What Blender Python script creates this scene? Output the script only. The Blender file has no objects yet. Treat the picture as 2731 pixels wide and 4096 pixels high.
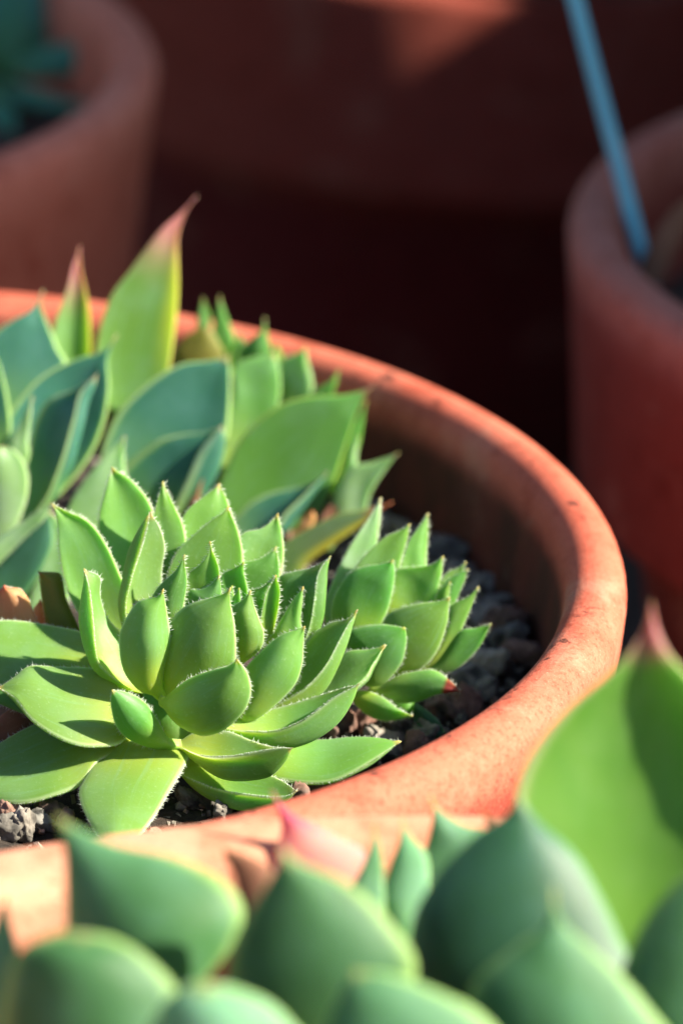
import bpy, math, random
import numpy as np
from mathutils import Matrix, Vector

random.seed(7)
rng = np.random.default_rng(11)
scene = bpy.context.scene
MM = 0.001

# ------------------------------------------------------------------ camera
# millimetres, origin = centre of the rim of the main pot
W, H = 2731.0, 4096.0            # pixel size of the photograph
LENS = 150.0
FPX = LENS / 24.0 * W
_e = math.radians(21.897)
_a = -0.02904
FW = np.array([0.0, math.cos(_e), -math.sin(_e)])
_r0 = np.array([1.0, 0.0, 0.0]); _u0 = np.array([0.0, math.sin(_e), math.cos(_e)])
RT = math.cos(_a) * _r0 - math.sin(_a) * _u0
UP = math.sin(_a) * _r0 + math.cos(_a) * _u0
CAM = -((-615.9 - W / 2) / FPX * 568.2 * RT - (2231.8 - H / 2) / FPX * 568.2 * UP + 568.2 * FW)

cam_data = bpy.data.cameras.new("camera")
cam = bpy.data.objects.new("camera", cam_data)
scene.collection.objects.link(cam)
m = Matrix(((RT[0], UP[0], -FW[0], CAM[0] * MM), (RT[1], UP[1], -FW[1], CAM[1] * MM),
            (RT[2], UP[2], -FW[2], CAM[2] * MM), (0, 0, 0, 1)))
cam.matrix_world = m
cam_data.sensor_fit = 'HORIZONTAL'
cam_data.sensor_width = 24.0
cam_data.lens = LENS
cam_data.clip_start = 0.01
cam_data.clip_end = 50.0
cam_data.dof.use_dof = True
cam_data.dof.focus_distance = 0.535
cam_data.dof.aperture_fstop = 15.5
scene.camera = cam

# ------------------------------------------------------------------ light
SUN_EL, SUN_AZ = math.radians(37.0), math.radians(-6.0)     # azimuth from +x, towards the camera when negative
SUN = Vector((math.cos(SUN_EL) * math.cos(SUN_AZ), math.cos(SUN_EL) * math.sin(SUN_AZ), math.sin(SUN_EL)))
world = bpy.data.worlds.new("World")
scene.world = world
world.use_nodes = True
wn = world.node_tree
bg = wn.nodes["Background"]
sky = wn.nodes.new("ShaderNodeTexSky")
sky.sky_type = 'NISHITA'
sky.sun_disc = False
sky.sun_elevation = SUN_EL
sky.sun_rotation = math.atan2(SUN.x, SUN.y)
wn.links.new(sky.outputs[0], bg.inputs[0])
bg.inputs[1].default_value = 0.052
sun_data = bpy.data.lights.new("sun", 'SUN')
sun_data.energy = 5.0
sun_data.angle = math.radians(0.6)
sun_data.color = (1.0, 0.93, 0.76)
sun = bpy.data.objects.new("sun", sun_data)
sun.rotation_euler = SUN.to_track_quat('Z', 'Y').to_euler()
sun.location = (0.5, -0.1, 0.6)
scene.collection.objects.link(sun)
scene.view_settings.view_transform = 'Standard'
scene.view_settings.look = 'None'
scene.view_settings.exposure = 1.62
scene.view_settings.gamma = 1.0
scene.view_settings.use_curve_mapping = False
scene.cycles.max_bounces = 8
scene.cycles.use_denoising = True

# ------------------------------------------------------------------ helpers
def ray(u, v):
    return (u - W / 2) / FPX * RT - (v - H / 2) / FPX * UP + FW
def at(u, v, depth):
    return CAM + ray(u, v) * depth
def hitz(u, v, z):
    r = ray(u, v)
    return CAM + r * ((z - CAM[2]) / r[2])
def depth_of(p):
    return float((np.asarray(p, float) - CAM) @ FW)

def link(o, parent=None):
    scene.collection.objects.link(o)
    if parent is not None:
        o.parent = parent
        o.matrix_parent_inverse = parent.matrix_basis.inverted()
    return o
def tag(o, label=None, category=None, group=None, kind=None):
    if label: o["label"] = label
    if category: o["category"] = category
    if group: o["group"] = group
    if kind: o["kind"] = kind
    return o
def empty(name, pos_mm):
    o = bpy.data.objects.new(name, None)
    o.empty_display_size = 0.01
    o.location = Vector([float(c) * MM for c in pos_mm])
    scene.collection.objects.link(o)
    return o
def mesh_obj(name, verts_mm, faces, mat, parent=None, smooth=True, attrs=None):
    me = bpy.data.meshes.new(name)
    me.from_pydata((np.asarray(verts_mm, float) * MM).tolist(), [], faces)
    me.materials.append(mat)
    if smooth:
        me.polygons.foreach_set("use_smooth", [True] * len(me.polygons))
    for k, vals in (attrs or {}).items():
        at_ = me.attributes.new(k, 'FLOAT', 'POINT')
        at_.data.foreach_set("value", np.asarray(vals, np.float32))
    me.update()
    o = bpy.data.objects.new(name, me)
    return link(o, parent)

# ------------------------------------------------------------------ materials
class NT:
    def __init__(self, name):
        self.m = bpy.data.materials.new(name); self.m.use_nodes = True
        self.t = self.m.node_tree; self.n = self.t.nodes; self.l = self.t.links
        self.b = self.n["Principled BSDF"]
    def node(self, typ, **kw):
        nd = self.n.new(typ)
        for k, v in kw.items(): setattr(nd, k, v)
        return nd
    def put(self, sock, val):
        if hasattr(val, "bl_idname") or isinstance(val, bpy.types.NodeSocket):
            self.l.new(val, sock)
        else:
            sock.default_value = val
    def math(self, op, a, b=0.0, clamp=False):
        nd = self.node("ShaderNodeMath", operation=op, use_clamp=clamp)
        self.put(nd.inputs[0], a); self.put(nd.inputs[1], b); return nd.outputs[0]
    def attr(self, name):
        return self.node("ShaderNodeAttribute", attribute_name=name).outputs["Fac"]
    def noise(self, scale, detail=3.0, rough=0.55, vec=None, dist=0.0):
        nd = self.node("ShaderNodeTexNoise")
        nd.inputs["Scale"].default_value = scale; nd.inputs["Detail"].default_value = detail
        nd.inputs["Roughness"].default_value = rough; nd.inputs["Distortion"].default_value = dist
        if vec is not None: self.l.new(vec, nd.inputs["Vector"])
        return nd.outputs["Fac"]
    def ramp(self, fac, lo, hi, clamp=True):
        nd = self.node("ShaderNodeMapRange", clamp=clamp, interpolation_type='SMOOTHSTEP')
        self.put(nd.inputs[0], fac); nd.inputs[1].default_value = lo; nd.inputs[2].default_value = hi
        return nd.outputs[0]
    def mix(self, fac, a, b, mode='MIX'):
        nd = self.node("ShaderNodeMix", data_type='RGBA', blend_type=mode)
        self.put(nd.inputs[0], fac)
        for s, v in ((nd.inputs[6], a), (nd.inputs[7], b)):
            if isinstance(v, tuple): s.default_value = (*v, 1.0) if len(v) == 3 else v
            else: self.l.new(v, s)
        return nd.outputs[2]
    def coord(self):
        return self.node("ShaderNodeTexCoord").outputs["Object"]
    def bump(self, height, strength, dist, prev=None):
        nd = self.node("ShaderNodeBump"); nd.inputs["Strength"].default_value = strength
        nd.inputs["Distance"].default_value = dist
        self.l.new(height, nd.inputs["Height"])
        if prev is not None: self.l.new(prev, nd.inputs["Normal"])
        return nd.outputs[0]

def leaf_material(name, body, base, edge, tip, tip_from=0.9, tip_to=1.0, bloom=(0.21, 0.41, 0.22), bloom_amt=0.16,
                  side=None, side_lim=(0.3, 1.0), fuzz=0.25, sss=0.55, rough=0.5, through=0.27, glow=1.5, glow_col=(0.34, 0.54, 0.03), edge_lim=(0.91, 0.995), edge_amt=0.6, blotch=0.0, blotch_col=(0.22, 0.38, 0.30)):
    """houseleek leaf: yellowish foot, body colour, pale margin, coloured point, waxy bloom"""
    k = NT(name)
    s, t = k.attr("along"), k.attr("across")
    co = k.coord()
    rnd = k.node("ShaderNodeObjectInfo").outputs["Random"]
    n1 = k.noise(140.0, 4.0, 0.6, co)
    n2 = k.noise(2000.0, 4.0, 0.7, co)
    c = k.mix(k.ramp(s, 0.60, 0.15), body, base)
    c = k.mix(k.math('MULTIPLY', k.ramp(n1, 0.35, 0.75), bloom_amt * 2.2), c, bloom)
    if blotch > 0:
        mp = k.node("ShaderNodeMapping"); mp.inputs["Scale"].default_value = (1.0, 1.0, 0.45); k.l.new(co, mp.inputs[0])
        bl = k.ramp(k.noise(75.0, 5.0, 0.62, mp.outputs[0], 0.8), 0.42, 0.68)
        c = k.mix(k.math('MULTIPLY', bl, blotch), c, blotch_col)
    var = k.math('ADD', 0.86, k.math('MULTIPLY', rnd, 0.28))
    hsv = k.node("ShaderNodeHueSaturation")
    k.l.new(c, hsv.inputs["Color"]); k.l.new(var, hsv.inputs["Value"])
    k.l.new(k.math('ADD', 0.49, k.math('MULTIPLY', rnd, 0.02)), hsv.inputs["Hue"])
    c = hsv.outputs[0]
    if side is not None:
        c = k.mix(k.math('MULTIPLY', k.ramp(t, *side_lim), k.ramp(s, 0.2, 0.6)), c, side)
    at_ = k.math('ABSOLUTE', t)
    cmb = k.node("ShaderNodeCombineXYZ"); k.l.new(k.math('MULTIPLY', t, 9.0), cmb.inputs[0]); k.l.new(k.math('MULTIPLY', s, 2.2), cmb.inputs[1]); k.l.new(k.math('MULTIPLY', rnd, 50.0), cmb.inputs[2])
    stv = k.ramp(k.noise(1.0, 5.0, 0.65, cmb.outputs[0], 0.5), 0.50, 0.72)
    c = k.mix(k.math('MULTIPLY', stv, 0.30), c, bloom)
    c = k.mix(k.math('MULTIPLY', k.ramp(at_, *edge_lim), edge_amt), c, edge)
    # fine pale flecks of glandular down
    c = k.mix(k.math('MULTIPLY', k.ramp(n2, 0.56, 0.76), fuzz), c, (0.55, 0.68, 0.42))
    tipf = k.math('ADD', s, k.math('MULTIPLY', k.math('SUBTRACT', n1, 0.5), 0.10))
    c = k.mix(k.ramp(tipf, tip_from, tip_to), c, tip)
    k.l.new(c, k.b.inputs["Base Color"])
    k.b.inputs["Roughness"].default_value = rough
    k.b.inputs["Specular IOR Level"].default_value = 0.42
    k.b.inputs["Subsurface Weight"].default_value = sss
    k.b.inputs["Subsurface Radius"].default_value = (0.75, 1.0, 0.30)
    k.b.inputs["Subsurface Scale"].default_value = 0.0022
    k.b.inputs["Sheen Weight"].default_value = 0.08
    k.b.inputs["Sheen Roughness"].default_value = 0.45
    k.b.inputs["Sheen Tint"].default_value = (0.8, 1.0, 0.85, 1.0)
    bn = k.bump(n2, 0.35, 0.00010)
    n3 = k.noise(60.0, 2.0, 0.5, co)
    bn = k.bump(n3, 0.5, 0.0006, bn)
    k.l.new(bn, k.b.inputs["Normal"])
    # light shining through the flesh
    tr = k.node("ShaderNodeBsdfTranslucent")
    hs = k.node("ShaderNodeHueSaturation"); hs.inputs["Saturation"].default_value = 1.1; hs.inputs["Value"].default_value = glow
    k.l.new(k.mix(k.math('MULTIPLY', 0.35, k.math('SUBTRACT', 1.0, k.ramp(tipf, tip_from, tip_to))), c, glow_col), hs.inputs["Color"]); k.l.new(hs.outputs[0], tr.inputs["Color"])
    mx = k.node("ShaderNodeMixShader"); mx.inputs[0].default_value = through
    k.l.new(k.b.outputs[0], mx.inputs[1]); k.l.new(tr.outputs[0], mx.inputs[2])
    k.l.new(mx.outputs[0], k.n["Material Output"].inputs["Surface"])
    return k.m

GREEN = (0.165, 0.335, 0.055)
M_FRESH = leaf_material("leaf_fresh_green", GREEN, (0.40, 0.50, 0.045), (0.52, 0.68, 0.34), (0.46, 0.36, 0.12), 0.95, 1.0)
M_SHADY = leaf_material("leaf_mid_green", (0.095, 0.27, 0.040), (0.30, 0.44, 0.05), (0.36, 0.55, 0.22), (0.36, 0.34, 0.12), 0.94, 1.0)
M_TEAL = leaf_material("leaf_glaucous", (0.030, 0.155, 0.100), (0.20, 0.38, 0.045), (0.42, 0.60, 0.22), (0.50, 0.40, 0.20), 0.94, 1.0,
                       bloom=(0.09, 0.245, 0.22), bloom_amt=0.25, fuzz=0.1, blotch=0.45, blotch_col=(0.07, 0.225, 0.15), through=0.2, edge_lim=(0.86, 0.985), edge_amt=0.8)
M_LIME = leaf_material("leaf_bright_green", (0.125, 0.32, 0.030), (0.12, 0.30, 0.035), (0.36, 0.52, 0.10), (0.42, 0.14, 0.17), 0.82, 0.95,
                       bloom=(0.22, 0.42, 0.12), bloom_amt=0.2, fuzz=0.15, through=0.36, glow=1.6, glow_col=(0.26, 0.50, 0.03))
M_BROAD = leaf_material("leaf_broad_green", (0.095, 0.285, 0.038), (0.12, 0.32, 0.035), (0.40, 0.50, 0.12), (0.30, 0.12, 0.09), 0.93, 1.0,
                        bloom=(0.16, 0.36, 0.15), bloom_amt=0.25, fuzz=0.15, blotch=0.4, blotch_col=(0.13, 0.34, 0.10), through=0.30, glow=1.5, glow_col=(0.26, 0.50, 0.03))
M_BIG = leaf_material("leaf_big_green", (0.105, 0.30, 0.028), (0.15, 0.36, 0.03), (0.55, 0.56, 0.28), (0.44, 0.15, 0.17), 0.84, 0.93,
                      bloom=(0.20, 0.40, 0.10), bloom_amt=0.25, fuzz=0.15, through=0.34, glow=1.5, glow_col=(0.26, 0.50, 0.03),
                      edge_lim=(0.84, 0.99), edge_amt=0.9, blotch=0.45, blotch_col=(0.20, 0.40, 0.06))
M_FAR = leaf_material("leaf_far_teal", (0.055, 0.30, 0.19), (0.10, 0.34, 0.08), (0.16, 0.42, 0.30), (0.2, 0.4, 0.3), 0.95, 1.0,
                      bloom=(0.12, 0.36, 0.34), bloom_amt=0.3, fuzz=0.0, blotch=0.4, blotch_col=(0.10, 0.36, 0.34))
M_BUD = leaf_material("leaf_bud_green", (0.12, 0.34, 0.025), (0.14, 0.36, 0.03), (0.34, 0.56, 0.14), (0.30, 0.36, 0.08), 0.95, 1.0, fuzz=0.15)
M_TALL = leaf_material("leaf_pink_pointed", (0.125, 0.28, 0.035), (0.12, 0.30, 0.030), (0.55, 0.36, 0.16), (0.46, 0.17, 0.17), 0.62, 0.93,
                       side=(0.50, 0.56, 0.04), side_lim=(0.35, 1.0), bloom_amt=0.16, fuzz=0.12, through=0.34, glow=1.5, glow_col=(0.26, 0.50, 0.03))
M_OLIVE = leaf_material("leaf_olive_purple", (0.13, 0.20, 0.075), (0.16, 0.34, 0.06), (0.55, 0.40, 0.06), (0.42, 0.10, 0.05), 0.80, 0.98,
                        side=(0.46, 0.42, 0.03), side_lim=(0.1, 0.8), fuzz=0.12)
M_PALE = leaf_material("leaf_pale_downy", (0.24, 0.42, 0.16), (0.26, 0.46, 0.09), (0.52, 0.66, 0.36), (0.42, 0.36, 0.16), 0.95, 1.0,
                       bloom=(0.42, 0.58, 0.40), bloom_amt=0.3, fuzz=0.3)
M_REDTIP = leaf_material("leaf_red_pointed", (0.14, 0.32, 0.05), (0.34, 0.46, 0.05), (0.40, 0.58, 0.22), (0.30, 0.05, 0.04), 0.80, 0.86)
M_PINK = leaf_material("leaf_pink", (0.86, 0.48, 0.44), (0.80, 0.52, 0.34), (0.72, 0.22, 0.28), (0.55, 0.10, 0.20), 0.66, 0.9,
                       bloom=(0.75, 0.50, 0.38), fuzz=0.2, glow=1.3, through=0.45, glow_col=(0.85, 0.45, 0.40))
M_FRONT = leaf_material("leaf_front_green", (0.040, 0.140, 0.040), (0.048, 0.16, 0.025), (0.40, 0.58, 0.17), (0.30, 0.34, 0.12), 0.92, 1.0,
                        bloom=(0.12, 0.28, 0.17), bloom_amt=0.2, fuzz=0.05, through=0.22, edge_lim=(0.80, 0.97), edge_amt=0.5, rough=0.6, blotch=0.6, blotch_col=(0.095, 0.25, 0.11))
M_FRONTPALE = leaf_material("leaf_front_pale", (0.14, 0.34, 0.17), (0.14, 0.34, 0.11), (0.40, 0.55, 0.18), (0.34, 0.40, 0.14), 0.9, 1.0,
                            bloom=(0.26, 0.46, 0.36), bloom_amt=0.3, fuzz=0.05, rough=0.6)
M_DRY = leaf_material("leaf_dried_orange", (0.62, 0.30, 0.12), (0.42, 0.20, 0.05), (0.50, 0.14, 0.08), (0.50, 0.10, 0.06), 0.85, 1.0,
                      bloom=(0.70, 0.45, 0.25), sss=0.3, fuzz=0.2, rough=0.7, glow=1.0, glow_col=(0.7, 0.3, 0.05))
M_WITHER = leaf_material("leaf_withering_olive", (0.20, 0.20, 0.025), (0.28, 0.22, 0.03), (0.34, 0.34, 0.06), (0.20, 0.12, 0.03), 0.9, 1.0,
                         bloom=(0.30, 0.22, 0.05), sss=0.4, fuzz=0.1, rough=0.6)
M_BROWN = leaf_material("leaf_dead_brown", (0.22, 0.09, 0.045), (0.10, 0.05, 0.03), (0.36, 0.16, 0.08), (0.30, 0.14, 0.06), 0.8, 1.0,
                        bloom=(0.30, 0.16, 0.10), sss=0.15, fuzz=0.1, rough=0.8, through=0.12, glow=1.0, glow_col=(0.4, 0.15, 0.05))
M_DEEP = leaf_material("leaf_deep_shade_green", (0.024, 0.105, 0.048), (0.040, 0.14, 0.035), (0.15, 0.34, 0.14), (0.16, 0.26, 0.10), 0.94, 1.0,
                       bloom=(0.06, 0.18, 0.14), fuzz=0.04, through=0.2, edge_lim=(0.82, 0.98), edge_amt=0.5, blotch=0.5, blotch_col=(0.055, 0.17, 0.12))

def hair_material():
    k = NT("leaf_hair")
    k.b.inputs["Base Color"].default_value = (0.80, 0.88, 0.74, 1)
    k.b.inputs["Roughness"].default_value = 0.4
    k.b.inputs["Transmission Weight"].default_value = 0.25
    return k.m
M_HAIR = hair_material()

def terracotta(name, tint=(0.52, 0.118, 0.066), rim_r=None, ztop=0.0, lit_top=None, lit_top_z=(-0.013, -0.004)):
    k = NT(name)
    co = k.coord()
    big = k.noise(16.0, 5.0, 0.6, co)
    mid = k.noise(120.0, 5.0, 0.65, co)
    fine = k.noise(1500.0, 4.0, 0.7, co)
    grain = k.noise(3400.0, 3.0, 0.65, co)
    c = k.mix(0.0, tint, tint)
    if lit_top is not None:                       # lit rim and shaded wall below it, put into the colour
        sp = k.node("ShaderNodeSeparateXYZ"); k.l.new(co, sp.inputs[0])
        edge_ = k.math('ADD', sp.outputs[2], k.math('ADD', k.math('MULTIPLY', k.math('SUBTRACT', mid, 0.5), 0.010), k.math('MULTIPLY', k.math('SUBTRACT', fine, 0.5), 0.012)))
        c = k.mix(k.math('MULTIPLY', k.ramp(edge_, *lit_top_z), 0.9), c, lit_top)
    # firing clouds, damp blotches, pits, pale grains, lime bloom
    c = k.mix(k.math('MULTIPLY', k.ramp(big, 0.35, 0.65), 0.8), c, (1.0, 0.80, 0.74), 'MULTIPLY')
    c = k.mix(k.math('MULTIPLY', k.ramp(mid, 0.48, 0.66), 0.75), c, (0.74, 0.58, 0.52), 'MULTIPLY')
    c = k.mix(k.math('MULTIPLY', k.ramp(fine, 0.50, 0.64), 0.75), c, (0.66, 0.48, 0.42), 'MULTIPLY')
    c = k.mix(k.math('MULTIPLY', k.ramp(grain, 0.58, 0.70), 0.30), c, (0.72, 0.46, 0.33))
    c = k.mix(k.math('MULTIPLY', k.ramp(k.noise(30.0, 7.0, 0.75, co, 0.4), 0.54, 0.68), 0.34), c, (0.62, 0.36, 0.25))
    if rim_r is not None:
        sep = k.node("ShaderNodeSeparateXYZ"); k.l.new(co, sep.inputs[0])
        r = k.math('SQRT', k.math('ADD', k.math('MULTIPLY', sep.outputs[0], sep.outputs[0]), k.math('MULTIPLY', sep.outputs[1], sep.outputs[1])))
        # worn specks of soot along the crown of the rim
        ring = k.math('SUBTRACT', 1.0, k.ramp(k.math('ABSOLUTE', k.math('SUBTRACT', r, rim_r)), 0.0004, 0.0030))
        wob = k.noise(260.0, 5.0, 0.7, co, 0.6)
        spk = k.math('MULTIPLY', k.math('MULTIPLY', ring, k.ramp(wob, 0.57, 0.62)), k.ramp(k.noise(45.0, 2.0, 0.5, co), 0.40, 0.52))
        up_ = k.ramp(sep.outputs[2], ztop - 0.0036, ztop - 0.0016)
        c = k.mix(k.math('MULTIPLY', k.math('MULTIPLY', spk, up_), 0.9), c, (0.045, 0.020, 0.015))
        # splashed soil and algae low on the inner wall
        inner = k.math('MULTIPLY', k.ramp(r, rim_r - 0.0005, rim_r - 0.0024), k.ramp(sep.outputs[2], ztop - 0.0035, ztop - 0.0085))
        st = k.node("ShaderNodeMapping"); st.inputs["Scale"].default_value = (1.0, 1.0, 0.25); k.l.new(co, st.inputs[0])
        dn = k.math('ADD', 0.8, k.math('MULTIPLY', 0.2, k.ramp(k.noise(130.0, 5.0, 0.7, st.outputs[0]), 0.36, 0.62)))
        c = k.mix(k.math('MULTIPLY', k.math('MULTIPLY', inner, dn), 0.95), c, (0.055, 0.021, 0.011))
        sc = k.ramp(k.noise(210.0, 5.0, 0.7, st.outputs[0]), 0.64, 0.72)
        c = k.mix(k.math('MULTIPLY', k.math('MULTIPLY', inner, sc), 0.6), c, (0.36, 0.30, 0.24))
    k.l.new(c, k.b.inputs["Base Color"])
    k.b.inputs["Roughness"].default_value = 0.78
    k.b.inputs["Specular IOR Level"].default_value = 0.28
    bn = k.bump(grain, 0.45, 0.00012, k.bump(fine, 0.5, 0.00030))
    bn = k.bump(mid, 0.35, 0.0006, bn)
    k.l.new(bn, k.b.inputs["Normal"])
    return k.m

def stone_material(name, a, b):
    k = NT(name)
    co = k.coord()
    rnd = k.node("ShaderNodeObjectInfo").outputs["Random"]
    n1 = k.noise(420.0, 5.0, 0.7, co)
    vor = k.node("ShaderNodeTexVoronoi"); vor.inputs["Scale"].default_value = 900.0; k.l.new(co, vor.inputs["Vector"])
    pits = k.ramp(vor.outputs["Distance"], 0.12, 0.42)
    c = k.mix(rnd, a, b)
    c = k.mix(k.math('MULTIPLY', k.ramp(n1, 0.42, 0.66), 0.8), c, (0.06, 0.055, 0.05))
    c = k.mix(k.math('MULTIPLY', k.math('SUBTRACT', 1.0, pits), 0.7), c, (0.012, 0.011, 0.010))
    k.l.new(c, k.b.inputs["Base Color"])
    k.b.inputs["Roughness"].default_value = 0.9
    bn = k.bump(n1, 0.8, 0.0005)
    bn = k.bump(pits, 0.7, 0.0004, bn)
    k.l.new(bn, k.b.inputs["Normal"])
    return k.m
M_STONE = stone_material("pumice_grey", (0.17, 0.165, 0.15), (0.34, 0.29, 0.24))
M_STONE_RED = stone_material("lava_brown", (0.22, 0.11, 0.08), (0.34, 0.20, 0.15))

def soil_material():
    k = NT("potting_soil")
    co = k.coord()
    n1 = k.noise(300.0, 6.0, 0.75, co); n2 = k.noise(60.0, 3.0, 0.6, co)
    c = k.mix(k.ramp(n1, 0.35, 0.7), (0.020, 0.014, 0.010), (0.075, 0.055, 0.042))
    c = k.mix(k.math('MULTIPLY', k.ramp(n2, 0.5, 0.7), 0.5), c, (0.09, 0.05, 0.035))
    k.l.new(c, k.b.inputs["Base Color"]); k.b.inputs["Roughness"].default_value = 0.95
    k.l.new(k.bump(n1, 0.9, 0.0012), k.b.inputs["Normal"])
    return k.m
M_SOIL = soil_material()

def ground_material():
    k = NT("ground_stone")
    co = k.coord()
    n1 = k.noise(9.0, 6.0, 0.65, co); n2 = k.noise(160.0, 5.0, 0.7, co)
    c = k.mix(k.ramp(n1, 0.3, 0.7), (0.060, 0.045, 0.038), (0.10, 0.075, 0.060))
    c = k.mix(k.math('MULTIPLY', k.ramp(n2, 0.5, 0.7), 0.4), c, (0.04, 0.03, 0.025))
    k.l.new(c, k.b.inputs["Base Color"]); k.b.inputs["Roughness"].default_value = 0.9
    k.l.new(k.bump(n2, 0.5, 0.001), k.b.inputs["Normal"])
    return k.m
M_GROUND = ground_material()

def plastic_blue():
    k = NT("blue_plastic")
    co = k.coord()
    c = k.mix(k.ramp(k.noise(120.0, 3.0, 0.6, co), 0.4, 0.7), (0.13, 0.55, 0.74), (0.17, 0.60, 0.78))
    k.l.new(c, k.b.inputs["Base Color"]); k.b.inputs["Roughness"].default_value = 0.42
    return k.m
M_BLUE = plastic_blue()
def dark_wood():
    k = NT("dark_wood")
    co = k.coord()
    mp = k.node("ShaderNodeMapping"); mp.inputs["Scale"].default_value = (1.0, 14.0, 14.0); k.l.new(co, mp.inputs[0])
    n1 = k.noise(6.0, 6.0, 0.6, mp.outputs[0], 1.0)
    c = k.mix(n1, (0.055, 0.032, 0.020), (0.12, 0.075, 0.048))
    k.l.new(c, k.b.inputs["Base Color"]); k.b.inputs["Roughness"].default_value = 0.75
    k.l.new(k.bump(n1, 0.4, 0.001), k.b.inputs["Normal"])
    return k.m
M_WOOD = dark_wood()

# ------------------------------------------------------------------ ground
GROUND_Z = -190.0
g = 4000.0
mesh_obj("ground", [(-g, -g, GROUND_Z), (g, -g, GROUND_Z), (g, g, GROUND_Z), (-g, g, GROUND_Z)], [(0, 1, 2, 3)], M_GROUND, smooth=False)
tag(bpy.data.objects["ground"], kind="structure")

# ------------------------------------------------------------------ pots
def arc(cx, cz, r, a0, a1, n):
    return [(cx + r * math.cos(a), cz + r * math.sin(a)) for a in np.linspace(a0, a1, n)]
def pot(name, cx, cy, ztop, rout, wall, lip_h, label, mat, base_r=0.66, soil_depth=15.0, edge=None, seg=128, wob=0.25, lean=3.0):
    """terracotta pot: rolled rim, tall lip band, tapering body, drain hole floor"""
    edge = edge or wall / 2 - 0.02
    h = ztop - GROUND_Z
    # outline in (r, z) with z relative to the rim top, from the inner floor up, over the rim, down to the foot
    ri = rout - wall
    pr = []
    rb = rout * base_r
    pr += [(0.0, -h + 9.0), (rb - 10.0, -h + 9.0), (ri - 13.0, -lip_h - 8.0), (ri - 3.0, -lip_h + 8.0), (ri - 0.6, -edge - 6.0)]
    pr += arc(ri + edge, -edge, edge, math.pi, math.pi / 2, 8)
    pr += arc(rout - edge, -edge, edge, math.pi / 2, 0.0, 8)
    pr += [(rout - lean * 0.5, -lip_h * 0.5), (rout - lean, -lip_h + 2.5)]
    pr += arc(rout - lean - 2.0, -lip_h + 2.0, 2.0, 0.0, -math.pi / 2, 5)
    pr += [(rout - lean - 8.5, -lip_h), (rout - lean - 9.5, -lip_h - 1.5), ((rout + rb) / 2 - 7, -(lip_h + h) / 2), (rb, -h + 2.0), (rb - 2.0, -h), (0.0, -h)]
    pr = np.array(pr)
    th = np.linspace(0, 2 * math.pi, seg, endpoint=False)
    ph = random.random() * 6
    V = []
    for (r, z) in pr:
        rr = r + (wob * np.sin(2 * th + ph) + 0.12 * np.sin(5 * th + 2 * ph)) * min(1.0, r / rout)
        V.append(np.stack([rr * np.cos(th), rr * np.sin(th), np.full(seg, z) + 0.15 * np.sin(3 * th + ph)], 1))
    V = np.concatenate(V)
    Fc = []
    for i in range(len(pr) - 1):
        for j in range(seg):
            j2 = (j + 1) % seg
            Fc.append((i * seg + j, i * seg + j2, (i + 1) * seg + j2, (i + 1) * seg + j))
    V[:, 2] += 0.0
    o = mesh_obj(name, V, Fc, mat)
    o.data.validate()
    md = o.modifiers.new("weld", 'WELD'); md.merge_threshold = 0.00002
    o.location = (cx * MM, cy * MM, ztop * MM)
    tag(o, label, "flower pot", "terracotta pots of houseleeks")
    return o

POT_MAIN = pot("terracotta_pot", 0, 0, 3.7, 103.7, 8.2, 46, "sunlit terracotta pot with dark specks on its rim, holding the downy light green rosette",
               terracotta("terracotta_main", (0.34, 0.055, 0.036), rim_r=0.0985, lit_top=(0.60, 0.160, 0.098), lit_top_z=(-0.0090, -0.0060)), wob=0.2)
POT_FRONT = pot("terracotta_pot", 83.3, -211.4, 10.0, 120.6, 11.5, 46, "terracotta pot with pale sunlit rim touching the speck-rimmed pot, full of broad dark green leaves",
                terracotta("terracotta_front", (0.50, 0.125, 0.075), lit_top=(0.70, 0.34, 0.22), lit_top_z=(-0.0085, -0.0050)), edge=3.2, wob=0.0)
POT_LEFT = pot("terracotta_pot", -90.0, 236.0, 3.0, 119.6, 9.0, 52, "shaded dusty pink terracotta pot behind, with slender teal leaves inside",
               terracotta("terracotta_left", (0.60, 0.195, 0.120), lit_top=(0.74, 0.29, 0.20)), lean=5.0)
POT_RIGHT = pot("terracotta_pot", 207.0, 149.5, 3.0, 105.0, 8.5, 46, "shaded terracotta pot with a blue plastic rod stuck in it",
                terracotta("terracotta_right", (0.24, 0.055, 0.038), lit_top=(0.46, 0.19, 0.145)))
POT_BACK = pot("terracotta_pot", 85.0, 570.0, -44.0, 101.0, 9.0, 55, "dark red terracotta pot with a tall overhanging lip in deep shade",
               terracotta("terracotta_back", (0.17, 0.022, 0.024), lit_top=(0.36, 0.080, 0.055), lit_top_z=(-0.066, -0.055)), lean=2.0)
POT_BACK.rotation_euler = (0.0, math.radians(4.5), 0.0)

# ------------------------------------------------------------------ unseen boards added to shade the back row
def board(name, lo, hi, parent):
    (x0, y0, z0), (x1, y1, z1) = lo, hi
    b = 1.5
    V = []
    for z, i in ((z0, b), (z0 + b, 0), (z1 - b, 0), (z1, b)):
        V += [(x0 + i, y0 + i, z), (x1 - i, y0 + i, z), (x1 - i, y1 - i, z), (x0 + i, y1 - i, z)]
    Fc = [(3, 2, 1, 0), (12, 13, 14, 15)]
    for r in range(3):
        for j in range(4):
            Fc.append((r * 4 + j, r * 4 + (j + 1) % 4, (r + 1) * 4 + (j + 1) % 4, (r + 1) * 4 + j))
    org = np.array(parent.location) / MM
    o = mesh_obj(name, np.array(V) - org, Fc, M_WOOD, None, smooth=False)
    o.parent = parent
    return o
BLOCKER_SHELF = empty("light_blocker_shelf", (-200.0, 560.0, GROUND_Z))
tag(BLOCKER_SHELF, "unseen plank shelf added to shade the back row of pots", "light blocker")
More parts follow.
